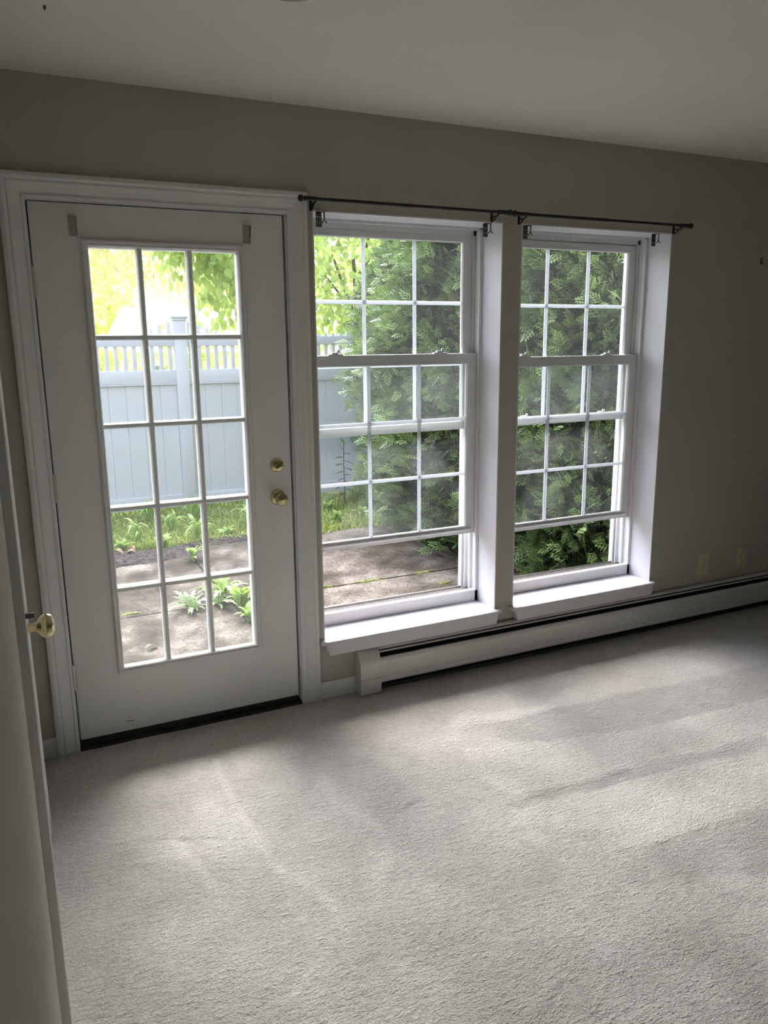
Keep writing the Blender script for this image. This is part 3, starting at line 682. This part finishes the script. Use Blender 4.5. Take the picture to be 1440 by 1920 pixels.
# ---- grass blades (uncountable)
def blades(n, fx, hmin, hmax, wmin, wmax, bend=.5):
    P = fx(n); n = len(P); a = RNG.uniform(0, 2*pi, n); h = RNG.uniform(hmin, hmax, n); w = RNG.uniform(wmin, wmax, n)
    d = np.stack([np.cos(a), np.sin(a), 0*a], 1); s = np.stack([-np.sin(a), np.cos(a), 0*a], 1)
    lean = RNG.uniform(.1, bend, n)[:, None]; H = h[:, None]; Wd = w[:, None]; Z = np.array([[0, 0, 1.]])
    p0 = P-s*Wd; p1 = P+s*Wd; mid = P+Z*H*.6+d*H*lean*.35; p2 = mid-s*Wd*.8; p3 = mid+s*Wd*.8; tip = P+Z*H*(1-.3*lean)+d*H*lean
    V = np.stack([p0, p1, p2, p3, tip], 1).reshape(-1, 3); b = np.arange(n)[:, None]*5
    T = np.concatenate([b+np.array([[0, 1, 3]]), b+np.array([[0, 3, 2]]), b+np.array([[2, 3, 4]])], 0)
    return V, T
def lawn_pts(n):
    x = RNG.uniform(-1.6, 4.2, n); y = RNG.uniform(3.2, 5.15, n)
    edge = 3.46+.05*np.sin(x*5)+.03*np.sin(x*13)-.0*x
    soil = (((x-.45)/.75)**2+((y-3.32-.2*(x-.45))/.27)**2) < 1
    k = (y > edge+RNG.normal(0, .04, n)) & ~soil
    return np.stack([x[k], y[k], np.full(k.sum(), GZ-.035)], 1)
V, T = blades(46000, lawn_pts, .02, .11, .003, .009, 1.2)
np_mesh('grass', V, T, GRASSM, label='short green grass in the strip between patio and white fence', cat='grass', loc=(1.2, 4.3, GZ))

# ---- broad-leaved weeds: every leaf its own part
def leaf_mesh(name, L, Wd, lobes, material, curl):
    n = 13; vs = []; fs = []
    for i in range(n+1):
        t = i/n; w = Wd*max(.08, sin(pi*min(1, (.12+t*.88)))**.8)*(1+(lobes*(.5 if i % 2 else -.5)))*(1-.15*t)
        if i == n: w = .001
        y = L*t; z = L*curl*sin(pi*t*.85)
        vs += [(-w, y, z+.15*w), (0, y, z-.1*w), (w, y, z+.15*w)]
    for i in range(n):
        for k in (0, 1): fs.append((i*3+k, i*3+k+1, i*3+k+4, i*3+k+3))
    me = bpy.data.meshes.new(name); me.from_pydata(vs, [], fs); me.shade_smooth(); me.materials.append(material)
    return me
LM = {'dandelion': leaf_mesh('leaf', .15, .015, .95, WEEDM, .28), 'pale': leaf_mesh('leaf', .14, .014, 1.0, WEEDP, .20), 'broad': leaf_mesh('leaf', .12, .020, .45, WEEDM, .30), 'strap': leaf_mesh('leaf', .20, .012, .0, WEEDM, .6)}
def rosette(kind, x, y, n, size, label, group=None, z=GZ, tilt=(.05, .5), seed=0):
    r = random.Random(seed*7+n); t = empty('weed', (x, y, z), label, 'weed', group)
    for i in range(n):
        o = bpy.data.objects.new('leaf', LM[kind]); COL.objects.link(o); o.parent = t
        a = 2*pi*i/n+r.uniform(-.35, .35); s = size*r.uniform(.65, 1.15)
        o.rotation_euler = (r.uniform(*tilt), r.uniform(-.25, .25), a); o.scale = (s, s, s); o.location = (0, 0, .003)
    MB().lathe([(.008*size, -.012), (.007*size, .008), (0, .014)], (x, y, z), (0, 0, 1), 8).build('crown', WEEDM, t)
    return t
rosette('broad', 1.09, 3.02, 11, 1.1, 'leafy weed at the far end of the patio joint near the soil', tilt=(.2, 1.0), seed=1)
rosette('pale', .82, 1.84, 19, 1.25, 'flat pale dandelion rosette on the patio left of the joint', tilt=(-.02, .45), seed=2)
rosette('dandelion', 1.06, 1.98, 20, 1.4, 'bushy bright dandelion in the crossing of the patio joints', tilt=(.1, .9), seed=3)
rosette('pale', 1.0, 1.84, 14, 1.2, 'pale flat weed just in front of the patio joint crossing', tilt=(-.05, .3), seed=4)
rosette('broad', 1.11, 1.66, 15, 1.55, 'tall broad-leaved green weed in the patio joint, second nearest the door', tilt=(.5, 1.2), seed=5)
rosette('broad', 1.095, 1.48, 10, 1.0, 'small broad-leaved weed in the patio joint closest to the door', tilt=(.2, .9), seed=6)
GW = 'weeds in the grass strip'
for i, (x, y, k, n, s, lb) in enumerate([(.62, 3.62, 'broad', 15, 1.1, 'leafy weed directly behind the brown dead leaves on the soil'), (.95, 3.58, 'broad', 16, 1.2, 'leafy weed at the soil edge between dead leaves and patio joint'),
        (1.25, 3.66, 'strap', 16, 1.2, 'grassy tuft at the soil edge just right of the patio joint end'), (.78, 3.85, 'strap', 14, 1.1, 'upright grassy tuft in the lawn left of the fence post'),
        (1.55, 3.72, 'broad', 14, 1.0, 'leafy weed at the patio edge right of the joint'), (1.80, 3.95, 'strap', 14, 1.2, 'grassy tuft in the lawn behind the right column of door panes'),
        (1.12, 4.1, 'strap', 14, 1.1, 'grassy tuft in mid lawn in line with the patio joint'), (2.1, 3.8, 'dandelion', 16, 1.0, 'jagged dandelion in the lawn hidden between door and first window'),
        (.40, 3.75, 'broad', 13, 1.0, 'leafy weed furthest left in the grass seen through the door'), (1.40, 4.45, 'strap', 16, 1.4, 'tall grassy tuft at the foot of the capped fence post'),
        (2.62, 3.75, 'broad', 16, 1.2, 'leafy weed nearest the patio seen through the first window'), (2.95, 3.9, 'broad', 16, 1.2, 'leafy weed in front of the thin sapling'),
        (2.4, 4.2, 'strap', 14, 1.1, 'grassy tuft furthest left in the first window lawn'), (2.75, 4.3, 'broad', 15, 1.1, 'leafy weed just left of the thin sapling'),
        (.2, 4.3, 'strap', 14, 1.2, 'grassy tuft close to the fence at the far left'), (1.0, 4.6, 'strap', 14, 1.2, 'grassy tuft at the fence foot left of the post'), (1.95, 4.5, 'strap', 14, 1.2, 'grassy tuft at the fence foot right of the post')]):
    rosette(k, x, y, n, s, lb, GW, z=GZ-.02, tilt=(.2, 1.1), seed=20+i)
for i, (x, y, s, lb) in enumerate([(3.16, 4.56, 1.5, 'yellow green strap-leaved plant just right of the sapling'), (3.33, 4.38, 1.5, 'yellow green strap-leaved plant in the middle at the hedge foot'), (3.52, 4.6, 1.6, 'yellow green strap-leaved plant deepest under the hedge by the fence')]):
    rosette('strap', x, y, 12, s, lb, 'strap-leaved plants at the hedge foot', z=GZ-.02, tilt=(.5, 1.2), seed=50+i)
# dead leaves
dl = leaf_mesh('dead_leaf', .075, .020, .1, DEADL, .5)
for i in range(9):
    o = bpy.data.objects.new('dead_leaf', dl); COL.objects.link(o)
    o.location = (.42+random.uniform(-.2, .3), 3.44+random.uniform(-.07, .09), GZ+.02); o.rotation_euler = (random.uniform(-.4, .4), random.uniform(-.5, .5), random.uniform(0, 6))
    tag(o, 'curled brown dead leaf on the soil at the grass edge', 'leaf', 'dead leaves on the soil')
o = bpy.data.objects.new('dead_leaf', leaf_mesh('dead_leaf', .07, .02, .15, WEEDP, .3)); COL.objects.link(o); o.location = (.50, 1.27, GZ+.004); o.rotation_euler = (0, .2, 1.9)
tag(o, 'pale fallen leaf lying alone on the patio near the door', 'leaf')
# tall sapling weed in front of the fence
sp = empty('sapling', (3.02, 4.5, GZ), 'thin upright weed sapling with paired leaves before the white fence', 'sapling')
MB().tube([(3.02, 4.5, GZ-.02), (3.02, 4.5, .1), (3.015, 4.5, .34), (3.02, 4.5, .54)], [.009, .008, .006, .003], 6).build('stem', BARK, sp, smooth=True)
for i in range(15):
    o = bpy.data.objects.new('leaf', leaf_mesh('leaf', .10, .030, .0, THUJAD if i < 12 else WEEDP, .1) if i in (0, 12) else LASTL); LASTL = o.data; COL.objects.link(o); o.parent = sp
    o.location = (0, 0, .12+i*.038); o.rotation_euler = (random.uniform(-.5, -.1) if i < 12 else .6, 0, (i % 2)*pi+pi/2+random.uniform(-.5, .5)); o.scale = [random.uniform(.8, 1.15)]*3

# ================================================================ FENCE
fe = empty('fence', (1.49, 5.06, GZ), 'white vinyl privacy fence with scalloped picket top across the yard', 'fence')
FY = 5.0; POSTS = [-3.07, -.79, 1.492, 3.772, 6.05]
for px in POSTS:
    o = MB().box(px-.062, px+.062, FY, FY+.124, GZ-.05, 1.80).build('post', VFENCE, fe, bevel=.004)
    MB().lathe([(.088, 0), (.100, .008), (.100, .022), (.118, .036), (.118, .048), (.09, .058), (0, .082)], (px, FY+.062, 1.79), (0, 0, 1), 4).build('post_cap', VFENCE, o)
    cp = bpy.data.objects[o.children[0].name]; 
pk0 = None; pl0 = None
for si in range(len(POSTS)-1):
    a, b = POSTS[si]+.062, POSTS[si+1]-.062
    for z0, z1 in ((1.545, 1.635),): MB().box(a, b, FY+.035, FY+.09, z0, z1).build('top_rail', VFENCE, fe, bevel=.003)
    MB().box(a, b, FY+.028, FY+.096, 1.185, 1.312).build('middle_rail', VFENCE, fe, bevel=.003)
    MB().box(a, b, FY+.020, FY+.104, 1.168, 1.182).build('middle_rail_lip', VFENCE, fe, bevel=.002)
    MB().box(a, b, FY+.028, FY+.096, GZ+.03, GZ+.16).build('bottom_rail', VFENCE, fe, bevel=.003)
    n = int(round((b-a)/.165)); w = (b-a)/n
    for k in range(n):
        x = a+(k+.5)*w
        if pl0 is None:
            hw = w/2-.0006
            pl0 = MB().prism([(x-hw, FY+.0485), (x-hw+.003, FY+.046), (x+hw-.003, FY+.046), (x+hw, FY+.0485), (x+hw, FY+.075), (x-hw, FY+.075)], lambda p, s: (p[0], p[1], s), GZ+.155, 1.17).build('plank', VFENCE, fe); plx = x
        else: inst(pl0, 'plank', fe, (x-plx, 0, 0))
    n = int((b-a)/.0835); g = (b-a)/n
    for k in range(n):
        x = a+(k+.5)*g; d = min(x-a, b-x); h = .022+.135*math.exp(-(d/.26)**1.6)
        top = 1.635+h
        if pk0 is None:
            pk0 = MB().box(x-.019, x+.019, FY+.045, FY+.08, 1.30, 1.70).build('picket', VFENCE, fe, bevel=.002); pkx = x
            bz = 1.30-GZ
            for v in pk0.data.vertices: v.co.z -= bz
            pk0.location = (0, 0, bz); pk0.scale = (1, 1, (top-1.30)/.40)
        else: inst(pk0, 'picket', fe, (x-pkx, 0, bz), (1, 1, (top-1.30)/.40))

# ================================================================ ARBORVITAE HEDGE
def frond_template():
    V = []; T = []
    def sl(p, q, w):
        p = np.array(p); q = np.array(q); d = q-p; s = np.array([-d[1], d[0], 0]); s = s/np.linalg.norm(s)*w
        k = len(V); mid = p+d*.5
        V.extend([p, mid-s, q, mid+s+np.array([0, 0, w*.3])]); T.extend([(k, k+1, k+2), (k, k+2, k+3)])
    sl((0, 0, 0), (0, 1, .06), .028)
    for i in range(4):
        y = .10+.20*i; L = .50-.09*i
        for s in (-1, 1):
            yy = y+(.08 if s > 0 else 0)
            sl((0, yy, 0), (s*L*.70, yy+L*.72, -.10*L), .042)
            if i < 3: sl((s*L*.32, yy+L*.30, -.02*L), (s*L*.30, yy+L*.92, -.02*L), .032)
    return np.array(V, float), np.array(T)
FV, FT = frond_template()
def orient(Y, Nn):
    Y = Y/np.linalg.norm(Y, axis=1, keepdims=True); X = np.cross(Y, Nn); X /= np.linalg.norm(X, axis=1, keepdims=True)+1e-9
    Z = np.cross(X, Y); return np.stack([X, Y, Z], 2)
def scatter(P, M_, S, TV, TT):
    V = np.einsum('nij,kj->nki', M_, TV)*S[:, None, None]+P[:, None, :]
    T = (np.arange(len(P))*len(TV))[:, None, None]+TT[None]
    return V.reshape(-1, 3), T.reshape(-1, TT.shape[1])
def arborvitae(x, y, r, h, label, n, seed, facing=None):
    g = np.random.default_rng(seed)
    t = empty('arborvitae', (x, y, GZ), label, 'tree', 'arborvitae hedge outside the windows')
    def layer(n, r0, r1, s0, s1):
        z = g.uniform(-.02, 1, n); a = np.where(g.random(n) < .72, g.normal(3.9, .95, n), g.uniform(0, 2*pi, n))
        prof = np.where(z < .12, .92+.08*(z/.12), np.clip(1-((z-.12)/.88)**5, .02, 1)**.6)
        lump = 1+.10*np.sin(a*3+z*9+seed)+.10*np.sin(a*6-z*15+seed*2)+.10*np.sin(a*11+z*26)+.06*np.sin(a*19-z*41)
        q = g.uniform(0, 1, n)**.8; rr = r*prof*lump*(r0+(r1-r0)*q); tone = np.clip(.85*q**2.2+g.normal(0, .12, n)*q+.15*q*np.sin(a*4+z*11+seed), 0, 1)  # paler new tips; darkness with depth also paints the shade of hollows
        P = np.stack([x+rr*np.cos(a), y+rr*np.sin(a), GZ+.03+z*h], 1)
        P[:, 1] = np.clip(P[:, 1], .52+g.uniform(0, .12, n), 4.80-g.uniform(0, .12, n))     # clear of the house and the fence
        out_ = np.stack([np.cos(a), np.sin(a), 0*a], 1)
        Y = out_*g.uniform(.5, 1.1, n)[:, None]+np.array([[0, 0, 1.]])*g.uniform(-.25, .75, n)[:, None]+g.normal(0, .38, (n, 3))
        Nn = np.cross(out_, [0, 0, 1.])*g.uniform(-1, 1, n)[:, None]+np.array([[0, 0, 1.]])*g.uniform(.1, 1.2, n)[:, None]+out_*g.normal(0, .5, n)[:, None]
        return P, orient(Y, Nn), g.uniform(s0, s1, n), tone
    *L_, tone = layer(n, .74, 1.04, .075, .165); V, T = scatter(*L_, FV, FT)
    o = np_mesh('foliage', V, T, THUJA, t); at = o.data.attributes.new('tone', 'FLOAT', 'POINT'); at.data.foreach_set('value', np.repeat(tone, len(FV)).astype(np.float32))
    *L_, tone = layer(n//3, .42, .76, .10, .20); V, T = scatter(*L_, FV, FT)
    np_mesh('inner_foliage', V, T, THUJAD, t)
    MB().tube([(x, y, GZ-.05), (x+.03, y, GZ+h*.3), (x, y+.02, GZ+h*.6), (x, y, GZ+h*.92)], [.09, .075, .05, .015], 10).build('trunk', BARK, t, smooth=True)
    bm_ = MB()
    for i in range(26):
        a = g.uniform(0, 2*pi); z = GZ+g.uniform(.08, .8)*h; L = r*g.uniform(.5, .8)
        MB_p = [(x, y, z), (x+cos(a)*L*.5, y+sin(a)*L*.5, z+.08), (x+cos(a)*L, y+sin(a)*L, z+.25)]
        MB().tube(MB_p, [.022, .014, .005], 5).build('branch', BARK, t, smooth=True)
    return t
arborvitae(4.05, 3.98, .88, 3.1, 'arborvitae at the back of the hedge against the white fence', 13000, 1)
arborvitae(3.90, 2.85, 1.08, 3.2, 'big arborvitae in the middle of the hedge overhanging the patio', 15000, 2)
arborvitae(4.15, 1.50, .98, 3.1, 'nearest arborvitae of the hedge, seen through the right-hand window', 13000, 3)

# ================================================================ TREES AND SHED BEYOND THE FENCE
BL_V = np.array([(0, 0, 0), (-.34, .22, .05), (-.40, .48, .04), (-.2, .8, -.02), (0, 1.05, -.12), (.2, .8, -.02), (.40, .48, .04), (.34, .22, .05), (0, .5, -.03)], float)
BL_T = np.array([(8, i, i+1) for i in range(7)]+[(8, 7, 0)])
NL_V = np.array([(0, 0, 0), (-.09, .45, .02), (0, 1, -.05), (.09, .45, .02)], float); NL_T = np.array([(0, 1, 2), (0, 2, 3)])
def crown(t, c, rad, n, size, material, droop, TV, TT, seed, shell=.55):
    g = np.random.default_rng(seed); D = g.normal(size=(n, 3)); D /= np.linalg.norm(D, axis=1, keepdims=True)
    lump = 1+.18*np.sin(D[:, 0]*6+seed)+.15*np.sin(D[:, 2]*7+D[:, 1]*5)
    P = np.array(c)+D*np.array(rad)*(lump*g.uniform(shell, 1, n))[:, None]
    Y = D*.5+g.normal(0, .45, (n, 3)); Y[:, 2] -= droop
    Nn = D+g.normal(0, .5, (n, 3)); Nn[:, 2] += .5
    V, T = scatter(P, orient(Y, Nn), g.uniform(size*.6, size*1.25, n), TV, TT)
    np_mesh('foliage', V, T, material, t)
def tree(name, base, top, c, rad, n, size, material, droop, tv, tt, label, seed, group=None, branches=9):
    t = empty(name, base, label, 'tree' if name != 'shrub' else 'shrub', group)
    crown(t, c, rad, n, size, material, droop, tv, tt, seed)
    r = random.Random(seed); b = Vector(base); cc = Vector(c); k = b.lerp(cc, .55)
    MB().tube([b-Vector((0, 0, .1)), b.lerp(k, .5)+Vector((r.uniform(-.05, .05), 0, 0)), k, cc], [top, top*.85, top*.7, top*.3], 8).build('trunk', BARK, t, smooth=True)
    for i in range(branches):
        a = r.uniform(0, 2*pi); d = Vector((cos(a)*rad[0], sin(a)*rad[1], rad[2]*r.uniform(-.5, .7)))*.85
        s0 = k.lerp(cc, r.uniform(0, .8))
        MB().tube([s0, s0.lerp(cc+d, .5)+Vector((0, 0, .1)), cc+d], [top*.4, top*.22, top*.06], 6).build('branch', BARK, t, smooth=True)
    return t
tree('broadleaf_tree', (3.25, 8.3, GZ), .10, (2.95, 8.0, 3.35), (1.28, .95, 1.45), 4200, .125, CATALPA, .9, BL_V, BL_T, 'broad-leaved tree hanging its large leaves over the fence right of the post', 21)
tree('broadleaf_tree', (5.5, 9.4, GZ), .10, (5.25, 9.3, 2.9), (1.05, .9, 1.9), 2800, .12, CATALPA, .7, BL_V, BL_T, 'sunlit broad-leaved tree behind the fence beside the hedge', 22)
# weeping tree: hanging strands
wt = empty('weeping_tree', (.6, 12.0, GZ), 'yellow green weeping tree far behind the fence at the left', 'tree')
def strands():
    g = np.random.default_rng(5); ns = 760; a = g.uniform(0, 2*pi, ns); rr = 2.5*np.sqrt(g.uniform(.05, 1, ns))
    x0 = .6+rr*np.cos(a); y0 = 12+rr*np.sin(a)*.8; z0 = 2.9+2.3*np.sqrt(np.clip(1-(rr/2.6)**2, 0, 1))+g.uniform(-.3, .2, ns)
    L = np.minimum(g.uniform(.8, 2.8, ns), z0-np.where(x0 > 1.6, 2.35, 1.7)+g.uniform(-.1, .1, ns))
    Ps = []
    for k in range(14):
        t_ = (k+g.uniform(-.3, .3, ns))/14
        Ps.append(np.stack([x0+np.cos(a)*.25*t_+g.normal(0, .05, ns), y0+np.sin(a)*.25*t_+g.normal(0, .05, ns), z0-L*t_], 1))
    P = np.concatenate(Ps); n = len(P); Y = g.normal(0, .45, (n, 3)); Y[:, 2] -= 1; Nn = g.normal(0, 1, (n, 3))
    V, T = scatter(P, orient(Y, Nn), g.uniform(.12, .24, n), NL_V, NL_T); np_mesh('foliage', V, T, WILLOW, wt)
strands()
MB().tube([(.6, 12, GZ-.1), (.65, 12, 1.4), (.6, 12, 3.0), (.5, 12, 4.2)], [.2, .17, .12, .05], 10).build('trunk', BARK, wt, smooth=True)
for i in range(7):
    a = i*.9; MB().tube([(.6, 12, 2.6), (.6+cos(a)*.9, 12+sin(a)*.7, 3.9), (.6+cos(a)*1.9, 12+sin(a)*1.5, 3.7)], [.07, .045, .015], 6).build('branch', BARK, wt, smooth=True)
for i, (x, y, rx, rz, lb) in enumerate([(-3.4, 19, 2.3, 3.2, 'round pale green tree furthest left on the skyline'), (1.7, 23, 2.0, 3.0, 'pale green tree behind the white shed roof'), (6.4, 19.5, 2.0, 3.4, 'pale green background tree behind the broad-leaved trees'), (11.2, 19, 2.1, 3.6, 'pale green background tree far behind the hedge'), (16.2, 18, 2.2, 3.6, 'pale background tree furthest right behind the hedge')]):
    tree('background_tree', (x, y, GZ), .16, (x, y, 3.2), (rx, 1.8, rz), 2600, .30, FARLEAF, .4, BL_V, BL_T, lb, 40+i, 'background trees', 5)
for i, (x, y, s, lb) in enumerate([(1.0, 9.4, .62, 'bright low shrub behind the fence under the weeping tree'), (2.6, 9.9, .5, 'bright low shrub behind the fence just right of the post'), (4.2, 11.2, .6, 'bright low shrub behind the fence below the broad-leaved tree'), (6.4, 7.4, .6, 'bright low shrub behind the fence near the hedge')]):
    tree('shrub', (x, y, GZ), .03, (x, y, .75), (s*1.1, s*.8, .95), 1300, .12, FARLEAF, .1, BL_V, BL_T, lb, 60+i, 'shrubs beyond the fence', 4)
sh = empty('white_shed', (3.6, 15.2, GZ), 'sunlit white shed with pale hipped roof behind the fence', 'shed')
SX0, SX1, SY0, SY1 = 2.0, 6.4, 14.2, 17.2
mb = MB(); mb.box(SX0+.25, SX1-.25, SY0+.25, SY1-.25, GZ-.02, 1.45).build('walls', SHEDW, sh)
MB().add([(SX0, SY0, 1.42), (SX1, SY0, 1.42), (SX1, SY1, 1.42), (SX0, SY1, 1.42), (SX0+.35, 15.7, 2.36), (SX1-.35, 15.7, 2.36)], [(3,2,1,0), (0,1,5,4), (1,2,5), (2,3,4,5), (3,0,4)]).build('roof', SHEDW, sh)
MB().box(SX0-.03, SX1+.03, SY0-.06, SY0, 1.38, 1.46).build('gutter', SHEDW, sh)
for x in (3.0, 4.9):
    f = MB().box(x-.35, x+.35, SY0+.20, SY0+.249, .35, 1.15).build('shed_window', SHEDW, sh)
    MB().box(x-.30, x+.30, SY0+.195, SY0+.20, .40, 1.10).build('shed_pane', mat('shed_glass', (.25, .28, .30), .1), f)
